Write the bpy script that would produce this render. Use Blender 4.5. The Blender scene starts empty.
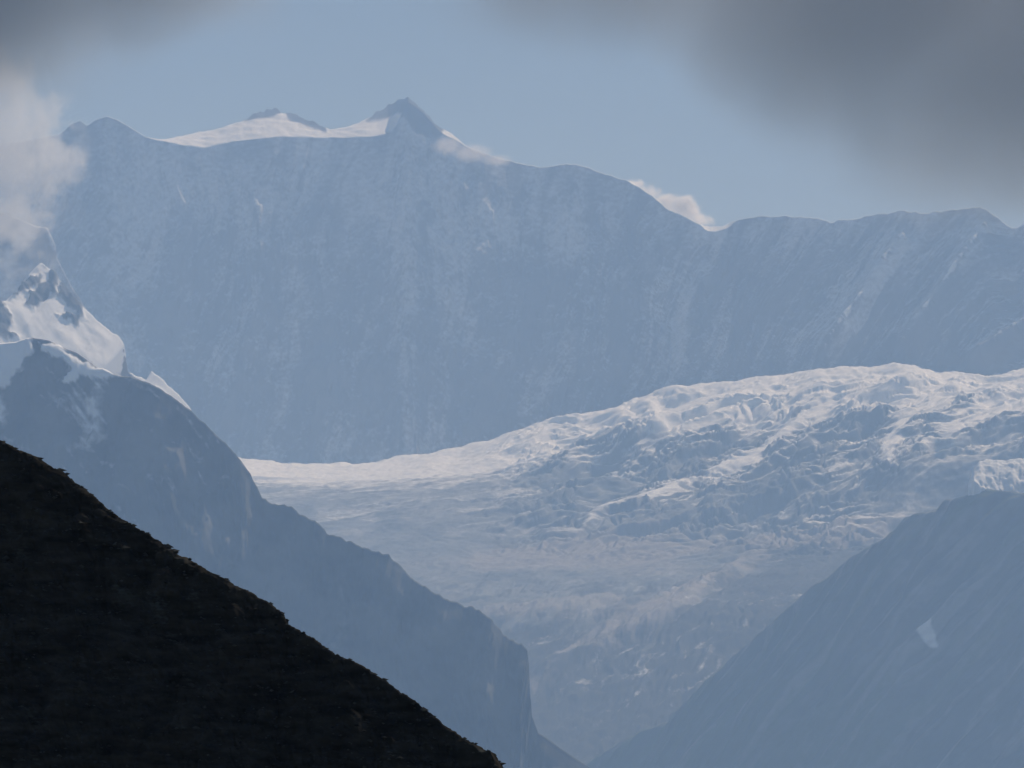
import bpy, math, random
import numpy as np

# ------------------------------------------------------------------ camera, sky, sun, exposure
SC = bpy.context.scene
COL = SC.collection
W, H = 1024, 768
FPX = 4667.0                      # focal length in pixels
PITCH = math.radians(3.9)
SUN_EL, SUN_AZ = 45.0, 34.0       # azimuth to the right of +Y

cam_d = bpy.data.cameras.new('camera')
cam_d.sensor_width = 36.0
cam_d.lens = 36.0 * FPX / W
cam_d.clip_start = 1.0
cam_d.clip_end = 120000.0
cam = bpy.data.objects.new('camera', cam_d)
cam.rotation_euler = (math.pi / 2 + PITCH, 0, 0)
COL.objects.link(cam)
SC.camera = cam

world = bpy.data.worlds.new('World')
SC.world = world
world.use_nodes = True
wn = world.node_tree
sky = wn.nodes.new('ShaderNodeTexSky')
sky.sky_type = 'NISHITA'
sky.sun_disc = False
sky.sun_elevation = math.radians(SUN_EL)
sky.sun_rotation = math.radians(SUN_AZ)
sky.altitude = 2200
sky.air_density = 0.8
sky.dust_density = 0.5
wn.links.new(sky.outputs[0], wn.nodes['Background'].inputs[0])
wn.nodes['Background'].inputs[1].default_value = 0.05

sun_d = bpy.data.lights.new('sun', 'SUN')
sun_d.energy = 5.0
sun_d.angle = math.radians(0.5)
sun_d.color = (1.0, 0.965, 0.92)
sun = bpy.data.objects.new('sun', sun_d)
sun.rotation_euler = (math.radians(90 - SUN_EL), 0, math.radians(180 - SUN_AZ))
COL.objects.link(sun)

SC.view_settings.view_transform = 'Standard'
SC.view_settings.look = 'None'
SC.view_settings.exposure = 0.0
SC.view_settings.gamma = 1.0
SC.render.engine = 'CYCLES'
cy = SC.cycles
cy.max_bounces = 4
cy.diffuse_bounces = 2
cy.glossy_bounces = 1
cy.transmission_bounces = 0
cy.volume_bounces = 2
cy.transparent_max_bounces = 16
cy.use_denoising = True
cy.volume_max_steps = 256
cy.volume_step_rate = 1.0

HAZE_DENSITY = 1.16e-4
HAZE_COLOR = (0.345, 0.545, 0.90)    # scatters blue most, like real air

# ------------------------------------------------------------------ helpers
CP, SP = math.cos(PITCH), math.sin(PITCH)

def at(x, y, d):
    """photo pixel + horizontal distance -> point of the place (arrays)."""
    x, y, d = np.broadcast_arrays(np.asarray(x, float), np.asarray(y, float), np.asarray(d, float))
    a = (x - 512.0) / FPX
    b = (384.0 - y) / FPX
    fy = CP - SP * b
    fz = SP + CP * b
    return np.stack([a / fy * d, d + 0 * a, fz / fy * d], -1)

def px_of(P):
    """point -> photo pixel, used while laying out where snow and ribs belong."""
    X, Y, Z = P[..., 0], P[..., 1], P[..., 2]
    f = Y * CP + Z * SP
    u = -Y * SP + Z * CP
    return 512 + FPX * X / f, 384 - FPX * u / f

def sm(a, b, x):
    t = np.clip((x - a) / (b - a), 0, 1)
    return t * t * (3 - 2 * t)

def _hash(ix, iy, seed):
    h = (ix.astype(np.int64) * 374761393 + iy.astype(np.int64) * 668265263 + seed * 974634541) & 0xffffffff
    h = ((h ^ (h >> 13)) * 1274126177) & 0xffffffff
    h = ((h ^ (h >> 16)) * 2246822519) & 0xffffffff
    return (h ^ (h >> 15))

def noise(x, y, seed=0):
    """gradient noise, about -1..1"""
    x, y = np.broadcast_arrays(np.asarray(x, float), np.asarray(y, float))
    x0, y0 = np.floor(x), np.floor(y)
    fx, fy = x - x0, y - y0
    u = fx * fx * fx * (fx * (fx * 6 - 15) + 10)
    v = fy * fy * fy * (fy * (fy * 6 - 15) + 10)
    out = []
    for dy in (0, 1):
        row = []
        for dx in (0, 1):
            a = _hash(x0 + dx, y0 + dy, seed).astype(float) * (2 * math.pi / 4294967296.0)
            row.append(np.cos(a) * (fx - dx) + np.sin(a) * (fy - dy))
        out.append(row[0] * (1 - u) + row[1] * u)
    return (out[0] * (1 - v) + out[1] * v) * 1.5

def fbm(x, y, octs=5, seed=0, gain=0.5, lac=2.03):
    s, a, t = 0.0, 1.0, 0.0
    for o in range(octs):
        s = s + a * noise(x, y, seed + o * 17)
        t += a
        a *= gain
        x = x * lac + 13.7
        y = y * lac + 5.3
    return s / t * 1.6

def ridged(x, y, octs=5, seed=0, gain=0.5, lac=2.03):
    s, a, t = 0.0, 1.0, 0.0
    for o in range(octs):
        n = 1 - np.abs(noise(x, y, seed + o * 17))
        s = s + a * n * n
        t += a
        a *= gain
        x = x * lac + 13.7
        y = y * lac + 5.3
    return s / t

def interp_poly(pts, x):
    pts = np.array(pts, float)
    return [np.interp(x, pts[:, 0], pts[:, k]) for k in range(1, pts.shape[1])]

def resample(pts, n):
    """evenly spaced points along a pixel polyline (x, y, d)"""
    pts = np.array(pts, float)
    seg = np.hypot(np.diff(pts[:, 0]), np.diff(pts[:, 1]))
    L = np.concatenate([[0], np.cumsum(seg)])
    t = np.linspace(0, L[-1], n)
    return np.stack([np.interp(t, L, pts[:, k]) for k in range(pts.shape[1])], -1)

def dist_poly(x, y, poly):
    """pixel distance to an open polyline, and the place along it (0..1)"""
    best = np.full(x.shape, 1e9)
    where = np.zeros(x.shape)
    n = len(poly) - 1
    for i in range(n):
        ax, ay = poly[i]
        bx, by = poly[i + 1]
        vx, vy = bx - ax, by - ay
        t = np.clip(((x - ax) * vx + (y - ay) * vy) / (vx * vx + vy * vy + 1e-9), 0, 1)
        d = np.hypot(x - ax - t * vx, y - ay - t * vy)
        m = d < best
        best = np.where(m, d, best)
        where = np.where(m, (i + t) / n, where)
    return best, where

def inside(x, y, poly):
    """signed pixel distance, positive inside a closed outline"""
    c = np.zeros(x.shape, bool)
    n = len(poly)
    for i in range(n):
        ax, ay = poly[i]
        bx, by = poly[(i + 1) % n]
        if ay == by:
            continue
        cond = ((ay > y) != (by > y)) & (x < (bx - ax) * (y - ay) / (by - ay) + ax)
        c ^= cond
    d, _ = dist_poly(x, y, list(poly) + [poly[0]])
    return np.where(c, d, -d)

def grid_normals(P):
    du = np.gradient(P, axis=1)
    dv = np.gradient(P, axis=0)
    n = np.cross(du, dv)
    n /= np.linalg.norm(n, axis=-1, keepdims=True) + 1e-9
    return n

def link(name, me, mat, parent=None):
    o = bpy.data.objects.new(name, me)
    COL.objects.link(o)
    if mat:
        me.materials.append(mat)
    if parent:
        o.parent = parent
    return o

def grid_object(name, P, mat, attrs=None, parent=None, keep=None, smooth=True):
    """one mesh from a rows x cols x 3 array of points"""
    R, Cc = P.shape[:2]
    idx = np.arange(R * Cc).reshape(R, Cc)
    q = np.stack([idx[:-1, :-1], idx[1:, :-1], idx[1:, 1:], idx[:-1, 1:]], -1).reshape(-1, 4)
    V = P.reshape(-1, 3)
    A = {k: v.reshape(-1) for k, v in (attrs or {}).items()}
    if keep is not None:
        kf = (keep[:-1, :-1] | keep[1:, :-1] | keep[1:, 1:] | keep[:-1, 1:]).reshape(-1)
        q = q[kf]
        used = np.unique(q)
        remap = np.full(R * Cc, -1)
        remap[used] = np.arange(len(used))
        q = remap[q]
        V = V[used]
        A = {k: v[used] for k, v in A.items()}
    me = bpy.data.meshes.new(name)
    me.vertices.add(len(V))
    me.vertices.foreach_set('co', np.ascontiguousarray(V, np.float32).ravel())
    me.loops.add(q.size)
    me.loops.foreach_set('vertex_index', np.ascontiguousarray(q, np.int32).ravel())
    me.polygons.add(len(q))
    me.polygons.foreach_set('loop_start', np.arange(0, q.size, 4, dtype=np.int32))
    if smooth:
        me.polygons.foreach_set('use_smooth', np.ones(len(q), bool))
    me.update(calc_edges=True)
    for k, v in A.items():
        a = me.attributes.new(k, 'FLOAT', 'POINT')
        a.data.foreach_set('value', np.ascontiguousarray(v, np.float32))
    me.validate()
    return link(name, me, mat, parent)

def tag(o, label, cat=None, kind=None, group=None):
    if label: o['label'] = label
    if cat: o['category'] = cat
    if kind: o['kind'] = kind
    if group: o['group'] = group
    return o

# ------------------------------------------------------------------ materials
def ground_mat(name, low, high, snow=(0.90, 0.91, 0.93), scale=0.02, tint=None, edge=0.10, wob=0.5, rough=0.9, rock=None, stretch=None, spec=0.12):
    """rock (low..high by noise), snow where the mesh attribute 'snow' says so, a third cover by attribute 'cover'"""
    m = bpy.data.materials.new(name)
    m.use_nodes = True
    nt = m.node_tree
    N, L = nt.nodes, nt.links
    bs = N['Principled BSDF']
    bs.inputs['Roughness'].default_value = rough
    bs.inputs['Specular IOR Level'].default_value = spec
    geo = N.new('ShaderNodeNewGeometry')
    n1 = N.new('ShaderNodeTexNoise'); n1.inputs['Scale'].default_value = scale; n1.inputs['Detail'].default_value = 6
    n2 = N.new('ShaderNodeTexNoise'); n2.inputs['Scale'].default_value = scale * 5; n2.inputs['Detail'].default_value = 5
    pos = geo.outputs['Position']
    if stretch:                       # bedding: the pattern is squeezed along the vertical
        mp = N.new('ShaderNodeMapping'); mp.inputs['Scale'].default_value = stretch
        L.new(pos, mp.inputs['Vector']); pos = mp.outputs[0]
    L.new(pos, n1.inputs['Vector'])
    L.new(pos, n2.inputs['Vector'])
    r = N.new('ShaderNodeValToRGB')
    r.color_ramp.elements[0].position = 0.32; r.color_ramp.elements[0].color = (*low, 1)
    r.color_ramp.elements[1].position = 0.68; r.color_ramp.elements[1].color = (*high, 1)
    L.new(n1.outputs[0], r.inputs[0])
    cur = r.outputs[0]
    def cover(attr, color, cur):
        a = N.new('ShaderNodeAttribute'); a.attribute_name = attr
        s = N.new('ShaderNodeMath'); s.operation = 'MULTIPLY_ADD'
        L.new(n2.outputs[0], s.inputs[0]); s.inputs[1].default_value = wob; s.inputs[2].default_value = -wob * 0.5
        t = N.new('ShaderNodeMath'); t.operation = 'ADD'
        L.new(a.outputs['Fac'], t.inputs[0]); L.new(s.outputs[0], t.inputs[1])
        mr = N.new('ShaderNodeMapRange'); mr.interpolation_type = 'SMOOTHSTEP'
        mr.inputs[1].default_value = 0.5 - edge; mr.inputs[2].default_value = 0.5 + edge
        L.new(t.outputs[0], mr.inputs[0])
        mx = N.new('ShaderNodeMix'); mx.data_type = 'RGBA'
        L.new(mr.outputs[0], mx.inputs[0]); L.new(cur, mx.inputs[6]); mx.inputs[7].default_value = (*color, 1)
        return mx.outputs[2]
    if rock:
        cur = cover('rock', rock, cur)
    if tint:
        cur = cover('cover', tint, cur)
    if snow:
        cur = cover('snow', snow, cur)
    L.new(cur, bs.inputs['Base Color'])
    return m

M_WALL = ground_mat('limestone_and_snow', (0.11, 0.11, 0.115), (0.18, 0.175, 0.17), snow=(0.84, 0.85, 0.87), rock=(0.07, 0.07, 0.072), edge=0.36, wob=0.7, scale=0.012)
M_SPUR = ground_mat('dark_gneiss', (0.03, 0.035, 0.037), (0.14, 0.14, 0.13), tint=(0.19, 0.185, 0.175), edge=0.3, wob=0.7, scale=0.015)
M_SLOPE = ground_mat('moraine_slope', (0.05, 0.055, 0.055), (0.11, 0.11, 0.10), tint=(0.075, 0.10, 0.045), rock=(0.27, 0.26, 0.25), edge=0.35, wob=0.7, scale=0.01)
M_ICE = ground_mat('glacier_ice', (0.09, 0.105, 0.115), (0.23, 0.25, 0.26), rock=(0.045, 0.048, 0.045), tint=(0.29, 0.275, 0.26), edge=0.48, wob=0.8, scale=0.012)
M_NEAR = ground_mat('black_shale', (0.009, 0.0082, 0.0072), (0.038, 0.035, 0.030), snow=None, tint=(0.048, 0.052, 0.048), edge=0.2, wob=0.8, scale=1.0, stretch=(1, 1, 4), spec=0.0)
M_LAND = ground_mat('alpine_ground', (0.06, 0.07, 0.035), (0.11, 0.11, 0.06), snow=None, scale=0.004)
M_SNOW = ground_mat('firn_snow', (0.80, 0.82, 0.85), (0.86, 0.87, 0.88), snow=None, scale=0.01)

# ------------------------------------------------------------------ far mountain wall
crest_px = [(-260, 150), (-120, 140), (-40, 150), (20, 142), (60, 134), (72, 124), (80, 121), (87, 126), (95, 120), (107, 116), (118, 120), (130, 127),
 (146, 137), (158, 139), (166, 139), (185, 135), (210, 130), (235, 124), (247, 119), (255, 113), (265, 109.5), (275, 108), (283, 112), (290, 113),
 (300, 117), (312, 121), (320, 126), (330, 129), (345, 128), (360, 122), (370, 117), (378, 111), (390, 104), (400, 99), (408, 98), (416, 103),
 (424, 110), (432, 120), (440, 127), (452, 134), (465, 145), (475, 150), (490, 155), (505, 160), (520, 163), (540, 167), (560, 165), (575, 164),
 (590, 168), (605, 174), (625, 180), (640, 187), (655, 198), (668, 209), (682, 216), (695, 222), (710, 227), (722, 226), (733, 222), (745, 218),
 (760, 216), (780, 216), (800, 217), (820, 220), (833, 222), (845, 219), (865, 217), (885, 213), (905, 211), (913, 213), (930, 212), (945, 211),
 (960, 210), (975, 208), (985, 209), (995, 217), (1005, 223), (1012, 227), (1024, 225), (1060, 235), (1150, 255), (1320, 290)]
brink_px = [(-260, 152), (60, 138), (107, 119), (146, 139), (166, 141), (185, 145), (205, 147), (225, 143), (240, 140), (260, 138), (280, 136),
 (310, 137), (340, 137), (370, 136), (388, 134), (396, 126), (402, 112), (408, 101), (416, 106), (424, 113), (440, 131), (465, 148), (490, 158),
 (540, 169), (575, 166), (605, 176), (640, 189), (668, 211), (690, 221), (705, 231), (716, 231), (733, 226), (745, 220), (800, 219), (825, 222),
 (838, 225), (850, 222), (885, 215), (913, 215), (975, 210), (985, 211), (1005, 225), (1024, 228), (1320, 293)]
foot_px = [(-260, 470), (230, 455), (300, 467), (400, 464), (450, 454), (500, 440), (560, 418), (600, 410), (640, 397), (670, 390), (720, 380),
 (770, 372), (815, 367), (850, 366), (890, 360), (910, 372), (950, 376), (975, 372), (1000, 360), (1024, 350), (1320, 340)]

ribs = [
 [(988, 218), (972, 245), (955, 272), (938, 300), (922, 322), (905, 345), (886, 364)],
 [(906, 232), (893, 252), (880, 272), (862, 305), (845, 328), (828, 350), (812, 370)],
 [(1060, 312), (1024, 330), (1000, 347), (975, 364), (955, 380)],
]
x = np.arange(-260, 1320.5, 1.25)
nx = len(x)
yc, = interp_poly(crest_px, x)
yb, = interp_poly(brink_px, x)
yf, = interp_poly(foot_px, x)
yc = yc + (1.3 + 1.6 * sm(740, 860, x)) * fbm(x / 14, x * 0 + 3.3, 5, 5) * sm(420, 520, x) + 2.2 * fbm(x / 8, x * 0 + 9.3, 4, 8) * sm(40, 20, np.abs(x - 285)) + 2.6 * fbm(x / 9, x * 0 + 1.3, 4, 11) * sm(60, 30, np.abs(x - 405))
cap = np.maximum(yb - yc, 0) * np.maximum(sm(470, 440, x) * sm(146, 166, x), sm(20, 8, np.abs(x - 718)))
d_b = 14200 - 330 * sm(560, 860, x) + 60 * fbm(x / 220, x * 0 + 7.7, 3, 3)
d_b = d_b - 150 * sm(860, 1150, x)
d_c = d_b + 4 + cap * 14
zb0 = at(x, yc + 0.6 + cap, d_b)[:, 2]
zs0 = np.convolve(np.pad(zb0, 140, mode='edge'), np.ones(281) / 281, 'valid')
back = 0.72 * (zb0 - zs0)                 # one plane for the whole face, no step below the summits
d_b = d_b + back
d_c = d_c + back
Pc = at(x, yc, d_c)
Pb = at(x, yc + 0.6 + cap, d_b)
Zf = at(x, yf + 30, 13350)[:, 2]
drop = Pb[:, 2] - Zf
slope_deg = 53.5
rows = []
for k in range(14):                       # the far side
    t = 1 - k / 14
    p = Pc.copy(); p[:, 1] += 2200 * t; p[:, 2] -= 1300 * t ** 0.9
    rows.append(p)
for k in range(26):                       # the crest's snow cap
    t = k / 26
    p = Pc * (1 - t) + Pb * t
    p[:, 2] += 4 * np.sin(math.pi * t) * sm(4, 16, cap)
    rows.append(p)
NF = 330
for k in range(NF + 1):
    t = k / NF
    fz = t
    run = drop / math.tan(math.radians(slope_deg))
    # steeper at the top, easing at the foot
    fy = t * (1 - 0.05 * math.sin(math.pi * t)) + 0.03 * max(0, t - 0.92)
    p = Pb.copy(); p[:, 2] -= drop * fz; p[:, 1] -= run * fy
    rows.append(p)
P = np.stack(rows)
face = np.zeros(P.shape[:2]); face[40:] = np.linspace(0, 1, NF + 1)[:, None]
s_m = np.zeros(P.shape[:2]); s_m[40:] = (np.linspace(0, 1, NF + 1)[:, None]) * (drop / math.sin(math.radians(slope_deg)))[None, :]
XX = P[..., 0]
px, py = px_of(P)
lean = 0.08 + 0.62 * sm(520, 950, px)
U = XX + lean * s_m
warp = 60 * fbm(U / 500, s_m / 700, 3, 21)
U2 = U + warp
rib_small = ridged(U2 / 75, s_m / 520, 4, 31) - 0.55
rib_big = ridged(U2 / 260, s_m / 1400, 3, 41) - 0.55
rough_n = fbm(U / 55, s_m / 90, 5, 51)
ramp_in = sm(0.0, 0.10, face)
disp = ramp_in * (34 * rib_small + 52 * rib_big + 11 * rough_n)
hgt = face * drop[None, :]
disp = np.minimum(disp, 0.045 * hgt)          # nothing on the face stands out past the crest's shadow
nv = np.array([0, -math.sin(math.radians(slope_deg)), math.cos(math.radians(slope_deg))])
sa, ca = math.sin(math.radians(SUN_AZ)), math.cos(math.radians(SUN_AZ))
te = math.tan(math.radians(SUN_EL))
def reach(p):
    """how far a rib must stand out at p to get past the crest's own shadow"""
    lo, hi = 0.0, 260.0
    for _ in range(14):
        m_ = 0.5 * (lo + hi)
        q_ = p + m_ * nv
        rel = Pb - q_
        side = rel[:, 0] * ca - rel[:, 1] * sa
        along = rel[:, 0] * sa + rel[:, 1] * ca
        k_ = np.nonzero((side[:-1] < 0) & (side[1:] >= 0) & (along[:-1] > 0))[0]
        blocked = bool(len(k_)) and Pb[k_[0], 2] > q_[2] + along[k_[0]] * te
        lo, hi = (m_, hi) if blocked else (lo, m_)
    return hi
base_P = P.copy()
sun_fleck = np.zeros_like(disp)
for r_i, rb in enumerate(ribs):
    d, w = dist_poly(px, py, rb)
    ws = np.linspace(0, 1, 25)
    need = []
    for w_ in ws:
        k_ = np.argmin(np.where(face > 0, d + 400 * np.abs(w - w_), 1e9))
        need.append(reach(base_P.reshape(-1, 3)[k_]))
    need = np.interp(w, ws, need)
    ra = np.array(rb, float)
    right = px > np.interp(py, ra[:, 1], ra[:, 0])
    broad = np.exp(-(d / np.where(right, 18 + 8 * w, 8 + 5 * w)) ** 2)      # steep on the left, easing to the right
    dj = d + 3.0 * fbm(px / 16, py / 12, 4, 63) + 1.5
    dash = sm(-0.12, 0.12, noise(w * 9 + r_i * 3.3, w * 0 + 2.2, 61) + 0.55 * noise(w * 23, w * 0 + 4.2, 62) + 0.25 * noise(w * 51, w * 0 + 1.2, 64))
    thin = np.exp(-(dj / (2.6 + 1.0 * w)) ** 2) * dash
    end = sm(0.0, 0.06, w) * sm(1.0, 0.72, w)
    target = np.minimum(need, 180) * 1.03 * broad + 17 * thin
    sun_fleck = np.maximum(sun_fleck, thin * end)
    disp = disp * (1 - broad * end) + (face > 0) * end * target
P = P + disp[..., None] * nv
# crumble the crest rows a little so that they are not ruled lines
P[14:40, :, 2] += 5.0 * fbm(P[14:40, :, 0] / 60, P[14:40, :, 1] / 60, 4, 71) * sm(0, 12, cap)[None, :]
nrm = grid_normals(P)
flat = np.abs(nrm[..., 2])
flute = ridged(U2 / 120, s_m / 1500, 4, 85) - 0.55
snow = 0.46 - 0.42 * rib_small - 0.55 * rib_big - 0.75 * flute + 0.26 * fbm(U / 90, s_m / 200, 6, 81) + 0.9 * (flat - 0.58) + 0.30 * fbm(XX / 620, s_m / 420, 3, 84) - 0.14 * sm(0.25, 0.6, face) + 0.10 * sm(0.3, 0.0, face)
snow += 0.22 * sm(0.80, 1.0, face) * sm(640, 520, px)
snow = np.clip(0.43 + (snow - 0.43) * 0.75, 0.0, 0.58) + 0.6 * sm(0.25, 0.6, sun_fleck)  # extra white on the rib crests paints sunlit flecks into the snow
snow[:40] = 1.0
rockcap = np.clip(inside(px, py, [(366, 121), (384, 104), (400, 95), (412, 95), (446, 128), (436, 136), (416, 132), (404, 112), (397, 113), (386, 119)]) / 6 + 0.5, 0, 1)
rockcap = np.maximum(rockcap, np.clip(inside(px, py, [(244, 121), (262, 105), (278, 104), (284, 112), (272, 116), (258, 119)]) / 5 + 0.5, 0, 1))
rockcap = np.maximum(rockcap, np.clip(inside(px, py, [(284, 110), (326, 123), (326, 132), (302, 124), (288, 118)]) / 5 + 0.5, 0, 1))
rockcap = np.maximum(rockcap, np.clip(inside(px, py, [(66, 128), (80, 117), (90, 126), (80, 134)]) / 4 + 0.5, 0, 1))
snow = snow - rockcap * 1.2
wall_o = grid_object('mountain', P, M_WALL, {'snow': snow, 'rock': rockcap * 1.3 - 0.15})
tag(wall_o, 'tall hazy shadowed mountain face with a pointed snowy summit closing the valley', 'mountain', 'structure')

# ------------------------------------------------------------------ glacier
gl_ctrl = {   # photo column -> (row, distance) from near to far
 150: [(930, 9100), (768, 9900), (700, 10250), (620, 10800), (560, 11500), (500, 12300), (475, 12850), (455, 13350), (466, 14000)],
 330: [(930, 9100), (768, 9900), (700, 10250), (620, 10800), (560, 11550), (500, 12250), (480, 12800), (464, 13330), (474, 14000)],
 450: [(930, 9100), (768, 9900), (700, 10250), (620, 10800), (558, 11600), (500, 12150), (472, 12800), (453, 13330), (464, 14000)],
 560: [(930, 9100), (768, 9900), (700, 10250), (615, 10750), (555, 11650), (500, 12100), (450, 12800), (424, 13330), (436, 14000)],
 700: [(930, 9100), (768, 9900), (700, 10250), (610, 10700), (548, 11650), (480, 12250), (420, 12850), (386, 13380), (398, 14000)],
 850: [(930, 9100), (768, 9900), (700, 10250), (610, 10700), (535, 11650), (475, 12150), (410, 12800), (368, 13400), (384, 14000)],
 915: [(930, 9100), (768, 9900), (700, 10250), (610, 10700), (526, 11750), (505, 11930), (460, 12060), (412, 12700), (364, 13400), (380, 14000)],
 985: [(930, 9100), (768, 9900), (700, 10250), (600, 10700), (522, 11800), (512, 11890), (452, 12050), (412, 12650), (378, 13350), (390, 14000)],
 1100: [(930, 9100), (768, 9900), (700, 10250), (590, 10700), (510, 11780), (500, 11850), (440, 12000), (400, 12650), (350, 13350), (372, 14000)],
}
gx = np.arange(150, 1100.1, 1.15)
gd = np.concatenate([np.linspace(9100, 11300, 220, endpoint=False), np.linspace(11300, 13500, 420, endpoint=False), np.linspace(13500, 14000, 20)])
keys = sorted(gl_ctrl)
ycol = []
for k in keys:
    c = np.array(sorted(gl_ctrl[k], key=lambda q: q[1]), float)
    yy = np.interp(gd, c[:, 1], c[:, 0])
    ker = np.ones(13) / 13
    yp = np.pad(yy, 6, mode='edge')
    ycol.append(np.convolve(yp, ker, 'valid'))
ycol = np.array(ycol)
G = np.empty((len(gd), len(gx)))
tcol = np.interp(gx, keys, np.arange(len(keys)))
i0 = np.clip(np.floor(tcol).astype(int), 0, len(keys) - 2)
ft = tcol - i0
ft = ft * ft * (3 - 2 * ft) * 0.5 + ft * 0.5
for j in range(len(gx)):
    G[:, j] = ycol[i0[j]] * (1 - ft[j]) + ycol[i0[j] + 1] * ft[j]
P = at(gx[None, :], G, gd[:, None])
X, Y, Z = P[..., 0], P[..., 1], P[..., 2]
gy = G
gX = np.broadcast_to(gx[None, :], G.shape)
# icefall zone: strong on the right and upper part, weak on the left basin, the smooth hollow and the flat band
hollow = sm(-22, 14, 7 * fbm(gX / 18, gy / 10, 4, 97) + inside(gX, gy, [(1110, 440), (1016, 450), (976, 454), (930, 455), (896, 480), (868, 502), (905, 512), (1110, 500)]))
topband = sm(34, 12, gy - np.interp(gx, [150, 560, 600, 700, 850, 1100], [470, 424, 414, 390, 368, 366])[None, :])
fall = sm(430, 600, gX) * sm(575, 530, gy) * sm(13700, 13380, Y) * (1 - 0.93 * hollow)
fall = fall * (1 - 0.60 * topband * sm(560, 640, gX))
low = sm(545, 610, gy)
A_ = 0.80 * X + 0.60 * Y            # the flow folds run obliquely
B_ = -0.60 * X + 0.80 * Y
A_ = A_ + 90 * fbm(X / 330, Y / 330, 3, 99)
B_ = B_ + 60 * fbm(X / 240, Y / 240, 3, 100)
big = fbm(A_ / 900, B_ / 260, 3, 101)
mid = ridged(A_ / 520, B_ / 120, 3, 111) - 0.55
mid2 = fbm(A_ / 230, B_ / 62, 4, 113)
fine = ridged(A_ / 95, B_ / 34, 4, 121) - 0.5
fine2 = fbm(X / 26, Y / 20, 4, 131)
trench = sm(0.80, 0.97, 1 - np.abs(noise(A_ / 150 + 0.5 * noise(A_ / 60, B_ / 60, 143), B_ / 27, 141)))
# seracs gather where the folds break over
brk = sm(-0.05, 0.45, fbm(A_ / 240, B_ / 120, 3, 135) + 0.15 * sm(420, 480, gy))
Zd = Z + fall * (52 * big + 48 * mid + 17 * mid2 + (5 + 22 * brk) * fine + (1.5 + 6 * brk) * fine2 - 13 * trench * sm(-0.3, 0.2, mid2 + 0.3 * big))
F_ = 0.39 * X + 0.92 * Y + 40 * fbm(X / 260, Y / 260, 3, 166)        # down the tongue, and across it
C_ = 0.92 * X - 0.39 * Y + 40 * fbm(X / 260, Y / 260, 3, 167)
# smooth snow ramps winding through the icefall, and steep blue ice fronts between them
ramps = [
 ([(400, 465), (449, 455), (491, 446), (528, 430), (577, 420), (607, 415), (625, 418), (638, 427), (662, 430)], 6),
 ([(622, 409), (644, 406), (662, 412), (692, 408), (729, 402), (766, 398), (790, 402), (827, 388), (875, 382)], 6),
 ([(644, 397), (692, 388), (741, 384), (790, 374), (827, 373), (881, 368), (906, 370), (948, 378)], 7),
 ([(692, 479), (741, 461), (766, 446), (790, 430), (820, 409), (839, 397)], 5),
 ([(887, 470), (890, 452), (906, 427), (936, 397), (967, 372)], 6),
 ([(918, 421), (948, 406), (985, 397), (1024, 388)], 5),
 ([(936, 440), (973, 427), (1009, 421), (1040, 415)], 6),
 ([(522, 531), (577, 537), (613, 507), (656, 494), (705, 476)], 6),
]
fronts = [(668, 401, 22, 8), (747, 416, 36, 10), (820, 404, 22, 9), (741, 441, 34, 10), (680, 462, 38, 12), (668, 517, 50, 11), (601, 447, 26, 8), (560, 470, 34, 9),
          (900, 405, 22, 7), (862, 428, 26, 9), (800, 470, 30, 10), (960, 416, 24, 6), (610, 486, 36, 9), (760, 500, 40, 9), (540, 505, 40, 8), (1000, 406, 22, 6)]
ramp = np.zeros(G.shape)
wx = gX + 7 * fbm(X / 160, Y / 120, 4, 137)
wy = gy + 4 * fbm(X / 160, Y / 120, 4, 138)
for pl, wd in ramps:
    d, w = dist_poly(wx, wy, pl)
    ramp = np.maximum(ramp, np.exp(-(d / wd) ** 2) * sm(0.0, 0.12, w) * sm(1.0, 0.85, w))
front = np.zeros(G.shape)
fz = np.zeros(G.shape)
for cx_, cy_, rx_, ry_ in fronts:
    u_ = ((wx - cx_) * 0.97 - (wy - cy_) * 0.25) / rx_
    v_ = ((wy - cy_) + 0.20 * (wx - cx_)) / ry_
    g_ = np.exp(-(np.abs(u_) ** 2.6))
    fz += -2.1 * ry_ * g_ * np.tanh(1.6 * v_) * np.exp(-(v_ / 2.0) ** 2)
    front = np.maximum(front, g_ * np.exp(-np.abs(v_) ** 3))
damp = 1 - 0.75 * ramp
lip = sm(13150, 13330, Y)
cone = 26 * np.exp(-((gX - 815) / 9) ** 2) + 34 * np.exp(-((gX - 893) / 13) ** 2) + 22 * np.exp(-((gX - 962) / 10) ** 2)
Zd = Z + (Zd - Z) * damp + lip * (9 * fbm(X / 90, Y / 200, 4, 196) + 0.12 * cone) + 14 * ramp * sm(13450, 13300, Y) + fz * (1 - hollow)
# left basin and lower tongue: gentle swells with fine crevassing
rest = 1 - fall
Zd += rest * sm(13500, 13200, Y) * (7 * fbm(X / 260, Y / 170, 4, 151) + (4 + 3 * low) * (ridged(A_ / 85, B_ / 32, 4, 161) - 0.5) + 2.5 * fine2 + 18 * low * (ridged(F_ / 420, C_ / 70, 4, 163) - 0.5) + 9 * low * (ridged(F_ / 130, C_ / 26, 4, 165) - 0.5))
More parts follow.
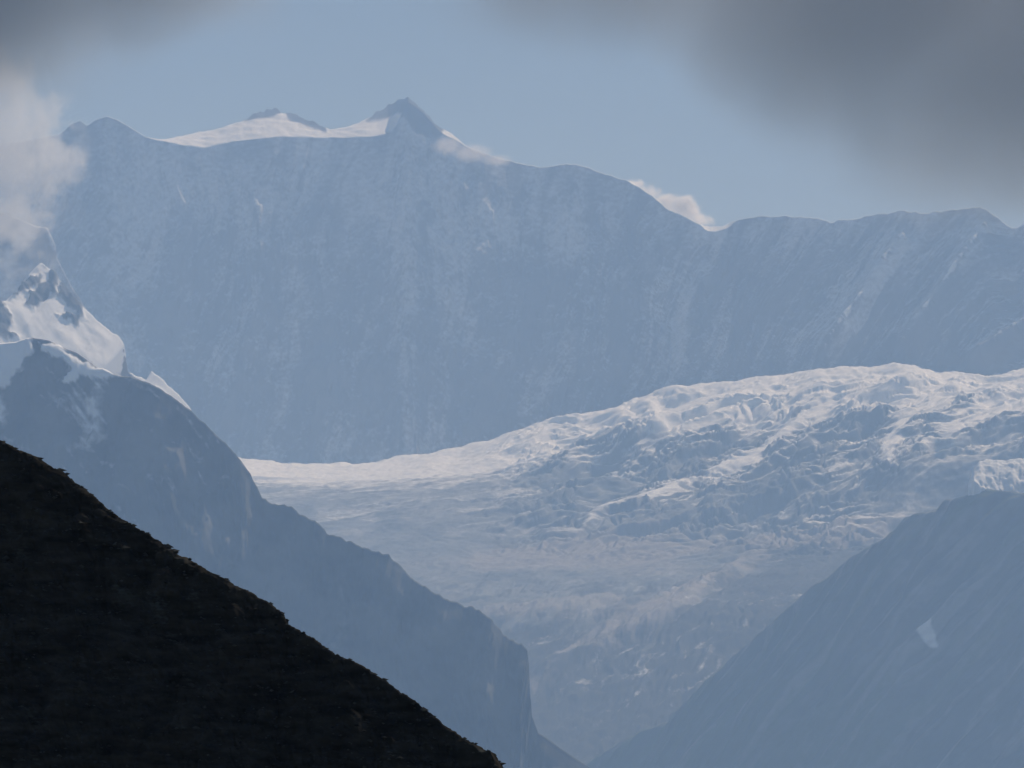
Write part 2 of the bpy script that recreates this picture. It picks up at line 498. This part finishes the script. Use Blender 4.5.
# medial moraines and lower ridges running from upper right to lower left
mor = [
 ([(760, 556), (735, 572), (700, 590), (668, 612), (630, 632), (590, 652), (555, 668), (532, 684)], 9, 26, 0.9),
 ([(760, 610), (725, 640), (690, 665), (650, 690), (610, 715)], 14, 12, 0.35),
 ([(700, 585), (660, 600), (620, 622), (585, 640), (560, 655)], 6, 14, 0.45),
 ([(480, 560), (560, 556), (650, 552), (740, 545), (820, 532), (900, 517)], 8, 8, 0.55),
 ([(470, 610), (520, 612), (570, 606), (620, 598)], 5, 10, 0.4),
 ([(540, 705), (600, 695), (660, 672), (720, 660)], 5, 9, 0.3),
]
cover = np.full(G.shape, 0.12) + 0.30 * fbm(X / 420, Y / 260, 4, 171) * sm(480, 540, gy)
cover += 0.42 * sm(22, 6, np.abs(gy - (556 - 0.055 * (gX - 520) - 0.00006 * (gX - 520) ** 2))) * sm(430, 520, gX) * sm(930, 860, gX)
cover -= 0.5 * sm(600, 700, gy)
cover += 0.25 * sm(60, 10, np.abs(gy - 545)) * sm(470, 560, gX) * sm(720, 640, gX)
for pl, wd, hh, cv in mor:
    d, w = dist_poly(gX, gy, pl)
    b = np.clip(1 - (d / wd) ** 2, 0, 1)
    b2 = np.clip(1 - (d / (wd * 1.6)) ** 2, 0, 1)
    Zd += hh * b * (0.7 + 0.5 * fine) * np.minimum(1, 6 * np.minimum(w, 1 - w) + 0.1)
    cover += cv * b2 * (0.8 + 0.7 * fbm(F_ / 90, C_ / 30, 4, 173))
G2 = np.stack([X, Y, Zd], -1)
nrm = grid_normals(G2)
up = np.abs(nrm[..., 2])
line_top = np.interp(gx, [150, 240, 300, 420, 500, 620, 700, 800, 1100], [470, 474, 477, 474, 462, 440, 425, 415, 415])[None, :]
snow = 0.40 + 1.0 * sm(20, -14, gy - line_top + 6 * fbm(X / 300, Y / 60, 4, 185)) + 0.22 * fall * sm(560, 430, gy) + 0.42 * fall * sm(470, 385, gy + 0.10 * (gX - 800)) + 0.45 * topband * sm(520, 600, gX) - 0.55 * sm(500, 575, gy)
snow += (up - 0.84) * (1.5 * fall + 0.2) + 0.30 * fbm(A_ / 420, B_ / 70, 5, 181) + 0.30 * fbm(A_ / 110, B_ / 26, 4, 183) - 0.25 * hollow + 0.55 * ramp * sm(560, 470, gy) - 0.50 * front - 0.10 * fall * sm(400, 430, gy) + 0.55 * sm(560, 610, gy) * sm(760, 700, gy) * np.maximum(fbm(F_ / 120, C_ / 14, 4, 187), 0)
snow -= 0.24 * (1 - sm(430, 620, gX)) * sm(-2, 14, gy - line_top)
rock = 1.1 * sm(575, 700, gy) + 0.45 * fbm(A_ / 260, B_ / 120, 4, 191) + 0.25 * hollow - 0.1  # dark debris; the shade over the lower tongue is put into its colour
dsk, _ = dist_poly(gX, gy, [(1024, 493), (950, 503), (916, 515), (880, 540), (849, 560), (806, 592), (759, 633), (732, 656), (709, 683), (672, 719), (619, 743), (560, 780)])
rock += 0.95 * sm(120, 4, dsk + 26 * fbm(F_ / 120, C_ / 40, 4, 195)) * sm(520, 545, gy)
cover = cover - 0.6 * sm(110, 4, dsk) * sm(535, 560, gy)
rock += 0.30 * sm(560, 590, gy) - 0.9 * sm(555, 600, gy) * fbm(F_ / 380, C_ / 40, 5, 193)
gl_o = grid_object('glacier', G2, M_ICE, {'snow': snow, 'cover': cover, 'rock': rock})
tag(gl_o, 'broken glacier with sunlit snow steps and grey ice spilling towards the valley', 'glacier', 'structure')

# ------------------------------------------------------------------ ridge sheets (left shoulder, left spur, right slope, near slope)
def ridge_sheet(crest, n, front_rows, front_len, deg, back_rows, back_len, back_deg, head, ease=0.0, jag=None):
    """crest: (x, y, d) pixel polyline; the front falls along heading `head` (degrees, 0 = towards the camera, + = to the left).
    returns the points, the distance down the front, u along the crest"""
    c = resample(crest, n)
    if jag:
        c[:, 1] += jag(c)
    Pc = at(c[:, 0], c[:, 1], c[:, 2])
    h = math.radians(head)
    dirh = np.array([-math.sin(h), -math.cos(h), 0.0])
    rows, s = [], []
    for k in range(back_rows):
        t = (1 - k / back_rows) * back_len
        rows.append(Pc + np.array([0, 1, 0]) * t * math.cos(math.radians(back_deg)) - np.array([0, 0, 1]) * t * math.sin(math.radians(back_deg)))
        s.append(-t)
    for k in range(front_rows + 1):
        t = front_len * k / front_rows
        dg = math.radians(deg)
        rows.append(Pc + dirh * t * math.cos(dg) - np.array([0, 0, 1]) * t * math.sin(dg))
        s.append(t)
    P = np.stack(rows)
    step = np.linalg.norm(np.diff(Pc, axis=0), axis=1)
    u = np.concatenate([[0], np.cumsum(step)])
    S = np.broadcast_to(np.array(s)[:, None], P.shape[:2])
    Uu = np.broadcast_to(u[None, :], P.shape[:2])
    nv = dirh * math.sin(math.radians(deg)) + np.array([0, 0, 1]) * math.cos(math.radians(deg))
    return P, S, Uu, nv

# --- left snowy shoulder behind the spur
sh_crest = [(-420, 430, 9700), (-200, 390, 9700), (-80, 340, 9700), (0, 303, 9700), (10, 297, 9700), (22, 290, 9695), (32, 272, 9690), (40, 262, 9690), (50, 270, 9680),
 (58, 277, 9680), (66, 287, 9670), (76, 301, 9650), (90, 313, 9640), (106, 328, 9620), (118, 336, 9610), (124, 344, 9600), (128, 372, 9620), (146, 380, 9620), (152, 371, 9610), (156, 375, 9605), (164, 380, 9600), (172, 390, 9600), (180, 396, 9600),
 (190, 408, 9600), (198, 420, 9600), (206, 433, 9600), (220, 456, 9600), (240, 490, 9600), (330, 590, 9600)]
P, S, Uu, nv = ridge_sheet(sh_crest, 520, 300, 900, 31, 16, 1200, 50, 20, jag=lambda c: 1.6 * fbm(c[:, 0] / 9, c[:, 1] / 9, 4, 211))
px, py = px_of(P)
fr = S > 0
rk = np.full(px.shape, -1e3)
for poly in ([(26, 305), (30, 292), (44, 280), (54, 262), (62, 276), (58, 296), (42, 304), (34, 310)],
             [(-60, 285), (0, 299), (8, 306), (13, 322), (10, 330), (24, 336), (-60, 345)],
             [(58, 318), (70, 314), (86, 318), (76, 326)],
             [(62, 268), (90, 300), (82, 318), (60, 300)],
             [(124, 352), (140, 390), (160, 388), (190, 420), (206, 440), (110, 440), (118, 380)],
             [(12, 298), (22, 284), (32, 274), (42, 275), (40, 284), (26, 292)],
             [(44, 262), (62, 268), (60, 292), (50, 286), (52, 274)]):
    rk = np.maximum(rk, inside(px, py, poly))
rk = rk + 3.5 * fbm(px / 9, py / 6, 4, 209)
rkm = sm(-3, 5, rk)
strip = sm(-2, 3, inside(px, py, [(151, 368), (160, 378), (180, 392), (200, 416), (208, 430), (196, 420), (178, 402), (160, 386)]))
disp = np.where(fr, sm(0, 40, S), 0) * (9 * fbm(Uu / 170, S / 170, 3, 201) + 1.5 * fbm(Uu / 30, S / 40, 4, 203))
disp += rkm * (8 + 16 * fbm(Uu / 45, S / 60, 5, 205)) * (S > 0) * (1 - strip)
P = P + disp[..., None] * nv
snow = 0.95 - 0.95 * rkm * (1 - strip) + 0.10 * fbm(Uu / 60, S / 60, 4, 207)
shoulder = grid_object('snowy_shoulder', P, M_SPUR, {'snow': snow, 'cover': snow * 0})
tag(shoulder, 'sunlit snow slope with dark rock knobs at the left edge below the bright cloud', 'snow slope', 'structure')

# --- shaded buttress rising behind the shoulder into the cloud
bt_crest = [(-420, 70, 11600), (-200, 130, 11600), (-80, 180, 11600), (-20, 205, 11600), (20, 220, 11600), (38, 226, 11600), (47, 229, 11600), (55, 244, 11590), (57, 258, 11580), (66, 276, 11570), (84, 306, 11560), (120, 360, 11540), (170, 430, 11500)]
P, S, Uu, nv = ridge_sheet(bt_crest, 380, 240, 1300, 54, 14, 1200, 52, 25, jag=lambda c: 2.2 * fbm(c[:, 0] / 14, c[:, 1] / 14, 4, 251))
px, py = px_of(P)
fr = sm(0, 60, S)
Wp = Uu + 30 * fbm(Uu / 200, S / 200, 3, 253)
rb = ridged(Wp / 130, S / 500, 4, 255) - 0.55
P = P + (fr * (26 * rb + 8 * fbm(Uu / 40, S / 50, 4, 257)))[..., None] * nv
streak = sm(5, 1, dist_poly(px, py, [(47, 231), (52, 238), (55, 248)])[0])
snow = np.clip(0.34 - 0.5 * rb + 0.4 * fbm(Wp / 70, S / 150, 5, 259), 0, 0.58) + 0.5 * streak
butt = grid_object('mountain_buttress', P, M_WALL, {'snow': snow, 'rock': snow * 0})
tag(butt, 'shaded rock and snow buttress vanishing into the bright cloud at the left edge', 'mountain buttress', 'structure')

# --- left spur
sp_crest = [(-420, 210, 7300), (-200, 270, 7300), (-60, 322, 7250), (0, 346, 7250), (18, 344, 7240), (33, 338, 7230), (50, 341, 7220), (64, 348, 7215), (77, 353, 7210),
 (97, 367, 7200), (113, 375, 7190), (130, 376, 7180), (150, 383, 7170), (170, 395, 7160), (190, 410, 7150), (204, 423, 7140), (220, 438, 7130),
 (233, 450, 7120), (250, 473, 7110), (262, 497, 7100), (270, 503, 7095), (283, 503, 7090), (297, 511, 7080), (310, 518, 7075), (327, 533, 7070),
 (343, 537, 7060), (363, 548, 7050), (387, 554, 7045), (407, 573, 7040), (434, 593, 7030), (454, 603, 7020), (473, 606, 7010), (492, 620, 7000),
 (510, 640, 7000), (522, 643, 7000), (527, 648, 6998), (529, 666, 6984), (530, 690, 6962), (532, 716, 6938), (538, 731, 6925), (560, 748, 6908), (590, 768, 6890), (680, 830, 6830)]
P, S, Uu, nv = ridge_sheet(sp_crest, 1000, 380, 1500, 57, 16, 900, 56, 12,
    jag=lambda c: (1.7 + 1.8 * sm(250, 275, c[:, 0])) * fbm(c[:, 0] / 13, c[:, 1] / 13, 5, 221) * sm(60, 160, c[:, 0]) * sm(560, 520, c[:, 0]))
px, py = px_of(P)
fr = sm(0, 25, S)
Wp = Uu + 40 * fbm(Uu / 260, S / 260, 3, 231)
disp = fr * (34 * (ridged(Wp / 150, S / 420, 4, 233) - 0.55) + 11 * fbm(Wp / 40, S / 55, 5, 235) + 16 * fbm(Uu / 420, S / 420, 2, 237)) * (0.25 + 0.75 * sm(0, 90, S))
bench = np.full(px.shape, -1e3)
for poly in ([(40, 344), (58, 346), (76, 360), (92, 366), (112, 372), (118, 378), (96, 378), (80, 377), (72, 383), (64, 384), (72, 372), (62, 358), (44, 356)],
             [(-60, 330), (0, 328), (30, 338), (34, 350), (22, 368), (0, 386), (-60, 395)]):
    bench = np.maximum(bench, inside(px, py, poly))
bench = bench + 4 * fbm(px / 10, py / 7, 4, 239)
bm = sm(-4, 4, bench)
disp += bm * 6
P = P + disp[..., None] * nv
pale = np.full(px.shape, -1e3)
for poly in ([(96, 378), (108, 380), (104, 410), (110, 436), (92, 448), (66, 450), (78, 434), (80, 408)],
             [(-60, 385), (3, 388), (5, 415), (-60, 430)]):
    pale = np.maximum(pale, inside(px, py, poly))
pm = sm(-5, 9, pale)
snow = 0.05 + 0.9 * bm + 0.42 * pm + 0.2 * sm(-2, 3, inside(px, py, [(218, 472), (234, 470), (234, 479), (222, 481)])) + 0.06 * fbm(Uu / 40, S / 50, 4, 241) + 0.55 * np.maximum(fbm((Uu + 0.6 * S) / 120, (S - 0.4 * Uu) / 26, 5, 243), 0) * sm(620, 380, py)
cover = 0.06 + 0.42 * fbm(Wp / 60, S / 160, 5, 245) + 0.3 * pm + 0.25 * sm(430, 720, py) * sm(520, 350, px) * fbm(Uu / 90, S / 140, 3, 249)
spur = grid_object('mountain_spur', P, M_SPUR, {'snow': snow, 'cover': cover})
tag(spur, 'blue hazy dark rock spur ending in a cliff behind the black slope', 'mountain spur', 'structure')

# --- right slope
rs_crest = [(1500, 250, 9400), (1250, 400, 9420), (1120, 462, 9440), (1060, 486, 9460), (1024, 493, 9500), (1004, 491, 9520), (985, 489, 9540), (950, 503, 9580), (916, 515, 9620), (880, 540, 9650),
 (849, 560, 9680), (806, 592, 9710), (759, 633, 9740), (732, 656, 9760), (709, 683, 9780), (672, 719, 9800), (619, 743, 9820), (560, 780, 9840), (460, 850, 9860)]
P, S, Uu, nv = ridge_sheet(rs_crest, 760, 340, 1900, 51, 16, 1000, 42, 40,
    jag=lambda c: 3.2 * fbm(c[:, 0] / 30, c[:, 1] / 30, 5, 261) * sm(1000, 960, c[:, 0]))
px, py = px_of(P)
fr = sm(0, 35, S)
Wp = Uu - 0.5 * S + 30 * fbm(Uu / 200, S / 400, 3, 263)
disp = fr * (44 * (ridged(Wp / 120, S / 700, 4, 265) - 0.55) + 9 * fbm(Wp / 35, S / 90, 5, 267) + 26 * fbm(Uu / 380, S / 600, 2, 269))
patch = inside(px, py, [(928, 614), (934, 612), (935, 630), (940, 648), (930, 650), (922, 640), (914, 628), (920, 624)])
P = P + disp[..., None] * nv
snow = 0.04 + 0.62 * sm(-2, 3, patch) + 0 * S
cover = 0.30 + 0.55 * fbm(Wp / 60, S / 420, 5, 273) + 0.35 * sm(600, 740, py) * sm(960, 800, px)
slope_o = grid_object('valley_slope', P, M_SLOPE, {'snow': snow, 'cover': cover, 'rock': 0.16 + 1.05 * fbm(Wp / 55, S / 900, 5, 275) + 0.25 * fbm(Uu / 60, S / 60, 4, 277)})
tag(slope_o, 'smooth hazy shaded slope with faint gullies at the right below the glacier', 'slope', 'structure')

# ice cliff lying on the slope's upper shoulder
ix = np.linspace(968, 1130, 150)
yt = np.interp(ix, [968, 974, 980, 1000, 1024, 1130], [486, 466, 460, 460, 459, 440]) + 1.2 * fbm(ix / 10, ix * 0, 4, 281)
yl = np.interp(ix, [968, 974, 985, 1000, 1010, 1024, 1130], [490, 482, 488, 492, 489, 496, 480]) + 3 * fbm(ix / 9, ix * 0 + 5, 4, 283)
rows = []
for k in range(8):
    rows.append(at(ix, yt + 4 + (8 - k) * 4, 9640 + (8 - k) * 30))
for k in range(40):
    t = k / 39
    rows.append(at(ix, yt + (yl - yt) * t ** 1.35, 9640 - 100 * t))
rows.append(at(ix, yl + 14, 9535))
P = np.stack(rows)
P[8:, :, 1] += 7 * fbm(P[8:, :, 0] / 14, P[8:, :, 2] / 20, 4, 285) * np.linspace(0, 1, 41)[:, None]
P[8:, :, 2] += 4 * fbm(P[8:, :, 0] / 20, P[8:, :, 1] / 20, 4, 287)
icecliff = grid_object('ice_cliff', P, M_SNOW, parent=slope_o)
tag(icecliff, 'pale overhanging ice edge on the shoulder')

# ------------------------------------------------------------------ near black slope
nr_crest = [(-420, 260, 310), (-160, 362, 305), (-60, 410, 302), (0, 443, 300), (30, 455, 299), (55, 468, 298), (85, 490, 297), (93, 495, 297), (110, 511, 297), (130, 525, 296), (150, 535, 296),
 (165, 545, 295), (180, 556, 295), (190, 560, 295), (205, 568, 294), (220, 577, 294), (240, 587, 293), (255, 595, 293), (270, 605, 292), (283, 613, 292), (288, 624, 292),
 (305, 635, 291), (320, 643, 291), (335, 654, 290), (350, 660, 290), (370, 670, 289), (385, 682, 289), (400, 692, 288), (415, 702, 288), (430, 712, 287), (440, 722, 287),
 (460, 736, 286), (480, 748, 286), (495, 755, 285), (503, 767, 285), (520, 780, 284), (600, 838, 282), (760, 930, 278)]
KN = 0.35
nr_crest = [(a_, b_, c_ * KN) for a_, b_, c_ in nr_crest]
P, S, Uu, nv = ridge_sheet(nr_crest, 1250, 480, 36 * KN, 59, 20, 30 * KN, 40, 10,
    jag=lambda c: 1.6 * fbm(c[:, 0] / 16, c[:, 1] / 16, 3, 301) + 1.1 * (np.floor(c[:, 0] / 7 + 1.3 * noise(c[:, 0] / 20, c[:, 0] * 0, 302)) * 7 - c[:, 0]) / 7)
S = S / KN; Uu = Uu / KN
fr = sm(0, 0.8, S)
Wp = Uu + 1.2 * fbm(Uu / 6, S / 6, 3, 303)
disp = fr * (1.3 * (ridged(Wp / 5.5, S / 14, 4, 305) - 0.55) + 0.5 * fbm(Wp / 1.6, S / 1.2, 5, 307) + 1.6 * fbm(Uu / 14, S / 12, 3, 309))
Zs = (P[..., 2] + 0.10 * P[..., 0]) / KN + 0.5 * fbm(Uu / 5, S / 8, 3, 311)
for hgt, amp in ((0.55, 0.22), (1.5, 0.34)):
    qq = Zs / hgt + 0.35 * noise(Uu / 2.5, S / 4, 313)
    f_ = qq - np.floor(qq)
    disp += sm(0, 0.25, S) * amp * (sm(0.0, 0.8, f_) * 1.0 - sm(0.82, 1.0, f_)) * (0.5 + 0.8 * np.abs(noise(Uu / 1.9, np.floor(qq) * 7.3, 315)))
P = P + KN * disp[..., None] * nv
cover = 0.10 + 0.42 * fbm(Uu / 3.0, S / 1.3, 5, 321) + 0.2 * fbm(Uu / 12, S / 10, 2, 323)
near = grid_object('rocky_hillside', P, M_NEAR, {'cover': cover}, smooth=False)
tag(near, 'near black rocky hillside sloping down across the lower left corner', 'hillside', 'structure')

# loose stones along its edge and ledges
rng = np.random.default_rng(4)
base = np.array([(1, 0, 0), (-1, 0, 0), (0, 1, 0), (0, -1, 0), (0, 0, 1), (0, 0, -1)], float)
tri = np.array([(0, 2, 4), (2, 1, 4), (1, 3, 4), (3, 0, 4), (2, 0, 5), (1, 2, 5), (3, 1, 5), (0, 3, 5)])
VV, FF = [], []
nb = 0
for i in range(2600):
    if i < 120:
        r_, c_ = 20 + int(abs(rng.normal(0, 2.5))), rng.integers(250, 1100)
    else:
        r_, c_ = 20 + int(rng.random() ** 1.3 * 300), rng.integers(250, 1100)
    p = P[r_, c_]
    sz = 0.025 + 0.035 * rng.random() ** 3 + (0.05 if rng.random() < 0.03 else 0)
    v = base * (1 + 0.18 * rng.normal(size=(6, 1))) * sz * np.array([1.5, 1.1, 0.7]) + rng.normal(size=(6, 3)) * sz * 0.12
    VV.append(v + p)
    FF.append(tri + nb)
    nb += 6
me = bpy.data.meshes.new('scree')
me.from_pydata(np.concatenate(VV).tolist(), [], np.concatenate(FF).tolist())
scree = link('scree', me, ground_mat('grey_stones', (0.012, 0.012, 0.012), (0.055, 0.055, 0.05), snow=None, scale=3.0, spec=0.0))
tag(scree, 'loose dark stones strewn over the near black hillside', 'scree', 'stuff')

# ------------------------------------------------------------------ ground sheet out to the horizon
gxx = np.concatenate([-np.geomspace(22000, 40, 70), np.linspace(-35, 35, 9), np.geomspace(40, 22000, 70)])
gyy = np.concatenate([-np.geomspace(9000, 40, 50), np.linspace(-35, 35, 9), np.geomspace(40, 24000, 110)])
X, Y = np.meshgrid(gxx, gyy)
R = np.hypot(X, Y)
Z = -1.7 - 26 * sm(6, 260, R) - 1250 * sm(280, 2600, R) + 1.0 * fbm(X / 30, Y / 30, 3, 401) * sm(5, 60, R)
Z += 120 * fbm(X / 1500, Y / 1500, 4, 403) * sm(1500, 5000, R)
Z += 900 * sm(-2500, -8500, Y) * (0.7 + 0.4 * fbm(X / 2500, Y / 2500, 4, 405))
land = grid_object('ground', np.stack([X, Y, Z], -1)[:, ::-1], M_LAND)
tag(land, 'green brown valley ground far below and around the viewpoint', 'ground', 'structure')

# ------------------------------------------------------------------ clouds
def cloud(name, lumps, density, color, nscale, namp, label, aniso=0.0, edge=1.0, gain=1.0, detail=5, stretch=(1, 1, 1), step=0.0):
    """lumps: (x, y, d, rx, ry, rz in metres, weight). Soft volume inside a lumpy closed hull."""
    L = []
    for (x_, y_, d_, rx, ry, rz, wt) in lumps:
        L.append((at(x_, y_, d_), np.array([rx, ry, rz], float), wt))
    org = np.mean([c for c, r, w in L], axis=0)
    mb = bpy.data.meshes.new(name)
    # closed hull: ellipsoids' union approximated by a star-shaped shell of the outermost reach
    nu, nw = 48, 26
    V = []
    for i in range(nw + 1):
        th = math.pi * i / nw
        for j in range(nu):
            ph = 2 * math.pi * j / nu
            dv = np.array([math.sin(th) * math.cos(ph), math.sin(th) * math.sin(ph), math.cos(th)])
            reach = 0.0
            for c, r, w in L:
                o = (org - c) / r
                dd = dv / r
                a = dd @ dd; b = 2 * o @ dd; cc = o @ o - 1.0
                disc = b * b - 4 * a * cc
                if disc > 0:
                    t = (-b + math.sqrt(disc)) / (2 * a)
                    reach = max(reach, t)
            V.append(dv * max(reach, 2.0))
    F = []
    for i in range(nw):
        for j in range(nu):
            F.append((i * nu + j, (i + 1) * nu + j, (i + 1) * nu + (j + 1) % nu, i * nu + (j + 1) % nu))
    mb.from_pydata([tuple(v) for v in V], [], F)
    import bmesh
    bm_ = bmesh.new(); bm_.from_mesh(mb)
    bmesh.ops.remove_doubles(bm_, verts=bm_.verts, dist=0.5)
    bmesh.ops.recalc_face_normals(bm_, faces=bm_.faces)
    bm_.to_mesh(mb); bm_.free()
    m = bpy.data.materials.new(name + '_vapour')
    m.use_nodes = True
    nt = m.node_tree; N, K = nt.nodes, nt.links
    N.remove(N['Principled BSDF'])
    out = N['Material Output']
    pv = N.new('ShaderNodeVolumePrincipled')
    pv.inputs['Color'].default_value = (*color, 1)
    pv.inputs['Anisotropy'].default_value = aniso
    tc = N.new('ShaderNodeTexCoord')
    total = None
    for c, r, w in L:
        a = N.new('ShaderNodeVectorMath'); a.operation = 'SUBTRACT'
        K.new(tc.outputs['Object'], a.inputs[0]); a.inputs[1].default_value = tuple(c - org)
        b = N.new('ShaderNodeVectorMath'); b.operation = 'DIVIDE'
        K.new(a.outputs[0], b.inputs[0]); b.inputs[1].default_value = tuple(r)
        l = N.new('ShaderNodeVectorMath'); l.operation = 'LENGTH'
        K.new(b.outputs[0], l.inputs[0])
        mr = N.new('ShaderNodeMapRange'); mr.interpolation_type = 'SMOOTHSTEP'
        mr.inputs[1].default_value = 1.0; mr.inputs[2].default_value = 1.0 - edge
        mr.inputs[3].default_value = 0.0; mr.inputs[4].default_value = w
        K.new(l.outputs['Value'], mr.inputs[0])
        if total is None:
            total = mr.outputs[0]
        else:
            ad = N.new('ShaderNodeMath'); ad.operation = 'MAXIMUM'
            K.new(total, ad.inputs[0]); K.new(mr.outputs[0], ad.inputs[1]); total = ad.outputs[0]
    nz = N.new('ShaderNodeTexNoise'); nz.inputs['Scale'].default_value = nscale; nz.inputs['Detail'].default_value = detail
    nz.inputs['Roughness'].default_value = 0.6
    mp = N.new('ShaderNodeMapping'); mp.inputs['Scale'].default_value = stretch
    K.new(tc.outputs['Object'], mp.inputs['Vector']); K.new(mp.outputs[0], nz.inputs['Vector'])
    # shape minus noise, kept positive, never past the hull
    ns = N.new('ShaderNodeMath'); ns.operation = 'MULTIPLY_ADD'
    K.new(nz.outputs[0], ns.inputs[0]); ns.inputs[1].default_value = 2 * namp; ns.inputs[2].default_value = -namp * 1.15
    sub = N.new('ShaderNodeMath'); sub.operation = 'ADD'
    K.new(total, sub.inputs[0]); K.new(ns.outputs[0], sub.inputs[1])
    gate = N.new('ShaderNodeMapRange'); gate.inputs[1].default_value = 0.0; gate.inputs[2].default_value = 0.25
    K.new(total, gate.inputs[0])
    if gain != 1.0:
        gn = N.new('ShaderNodeMath'); gn.operation = 'MULTIPLY'
        K.new(sub.outputs[0], gn.inputs[0]); gn.inputs[1].default_value = gain; sub = gn
    mul0 = N.new('ShaderNodeMath'); mul0.operation = 'MULTIPLY'; mul0.use_clamp = True
    K.new(sub.outputs[0], mul0.inputs[0]); K.new(gate.outputs[0], mul0.inputs[1])
    mul = N.new('ShaderNodeMath'); mul.operation = 'MULTIPLY'
    K.new(mul0.outputs[0], mul.inputs[0]); mul.inputs[1].default_value = density
    K.new(mul.outputs[0], pv.inputs['Density'])
    K.new(pv.outputs[0], out.inputs['Volume'])
    if step:
        m.cycles.volume_step_rate = step
    o = link(name, mb, m)
    o.location = tuple(org)
    tag(o, label, 'cloud')
    return o

def lump(x_, y_, d_, rx, ry, dep, w):
    k = d_ / FPX
    return (x_, y_, d_, rx * k, dep, ry * k, w)
cloud('cloud', [lump(1120, -20, 3600, 400, 330, 260, 1), lump(900, -60, 3600, 400, 300, 260, 1), lump(680, -110, 3600, 420, 260, 220, .8), lump(1010, 70, 3600, 300, 210, 220, .8)],
      0.018, (0.70, 0.68, 0.65), 0.0075, 0.55, 'broad dark grey cloud hanging over the right half of the sky')
cloud('cloud', [lump(-40, -70, 3600, 300, 230, 190, 1), lump(110, -90, 3600, 270, 200, 160, .9)],
      0.032, (0.70, 0.68, 0.65), 0.009, 0.55, 'small dark grey cloud in the upper left corner of the sky')
cloud('cloud', [lump(-90, 170, 9200, 180, 150, 130, 1), lump(5, 145, 9200, 100, 105, 110, 1), lump(0, 85, 9200, 58, 66, 80, .8), lump(44, 162, 9200, 60, 55, 80, .9), lump(10, 215, 9200, 84, 60, 90, .7), lump(6, 258, 9200, 80, 46, 80, .36)],
      0.010, (1.0, 0.995, 0.99), 0.019, 1.2, 'bright billowing white cloud at the left edge beside the mountain', aniso=0.35, detail=8, gain=4.0)
cloud('cloud', [lump(634, 184, 14350, 20, 9, 60, .5), lump(648, 194, 14350, 26, 13, 60, .7), lump(664, 203, 14350, 28, 15, 60, .85), lump(684, 209, 14350, 26, 18, 70, 1), lump(696, 220, 14350, 24, 12, 60, .7)],
      0.05, (1.0, 0.99, 0.98), 0.022, 1.25, 'tiny white cloud peeking over the ridge right of the summit', aniso=0.35, detail=8, gain=2.5)
cloud('cloud', [lump(448, 146, 13650, 24, 14, 60, .8), lump(472, 153, 13650, 30, 14, 60, .9), lump(497, 160, 13650, 24, 9, 50, .8)],
      0.012, (1.0, 0.98, 0.97), 0.03, 0.5, 'thin white wisp of cloud clinging to the ridge just right of the summit', aniso=0.35, gain=2.0)

# ------------------------------------------------------------------ haze
bx = (22500.0, -9500.0, 24500.0, -1500.0, 2350.0)
hv = [(sx * bx[0], yy, zz) for zz in (bx[3], bx[4]) for yy in (bx[1], bx[2]) for sx in (-1, 1)]
hm = bpy.data.meshes.new('haze')
hm.from_pydata(hv, [], [(0, 2, 3, 1), (4, 5, 7, 6), (0, 1, 5, 4), (2, 6, 7, 3), (0, 4, 6, 2), (1, 3, 7, 5)])
mh = bpy.data.materials.new('haze_air')
mh.use_nodes = True
nt = mh.node_tree
nt.nodes.remove(nt.nodes['Principled BSDF'])
pv = nt.nodes.new('ShaderNodeVolumePrincipled')
pv.inputs['Density'].default_value = HAZE_DENSITY
pv.inputs['Color'].default_value = (*HAZE_COLOR, 1)
pv.inputs['Anisotropy'].default_value = 0.0
pv.inputs['Absorption Color'].default_value = (0.55, 0.48, 0.5, 1)
nt.links.new(pv.outputs[0], nt.nodes['Material Output'].inputs['Volume'])
haze = link('haze', hm, mh)
tag(haze, 'pale blue air filling the valley between the mountains', 'haze', 'stuff')
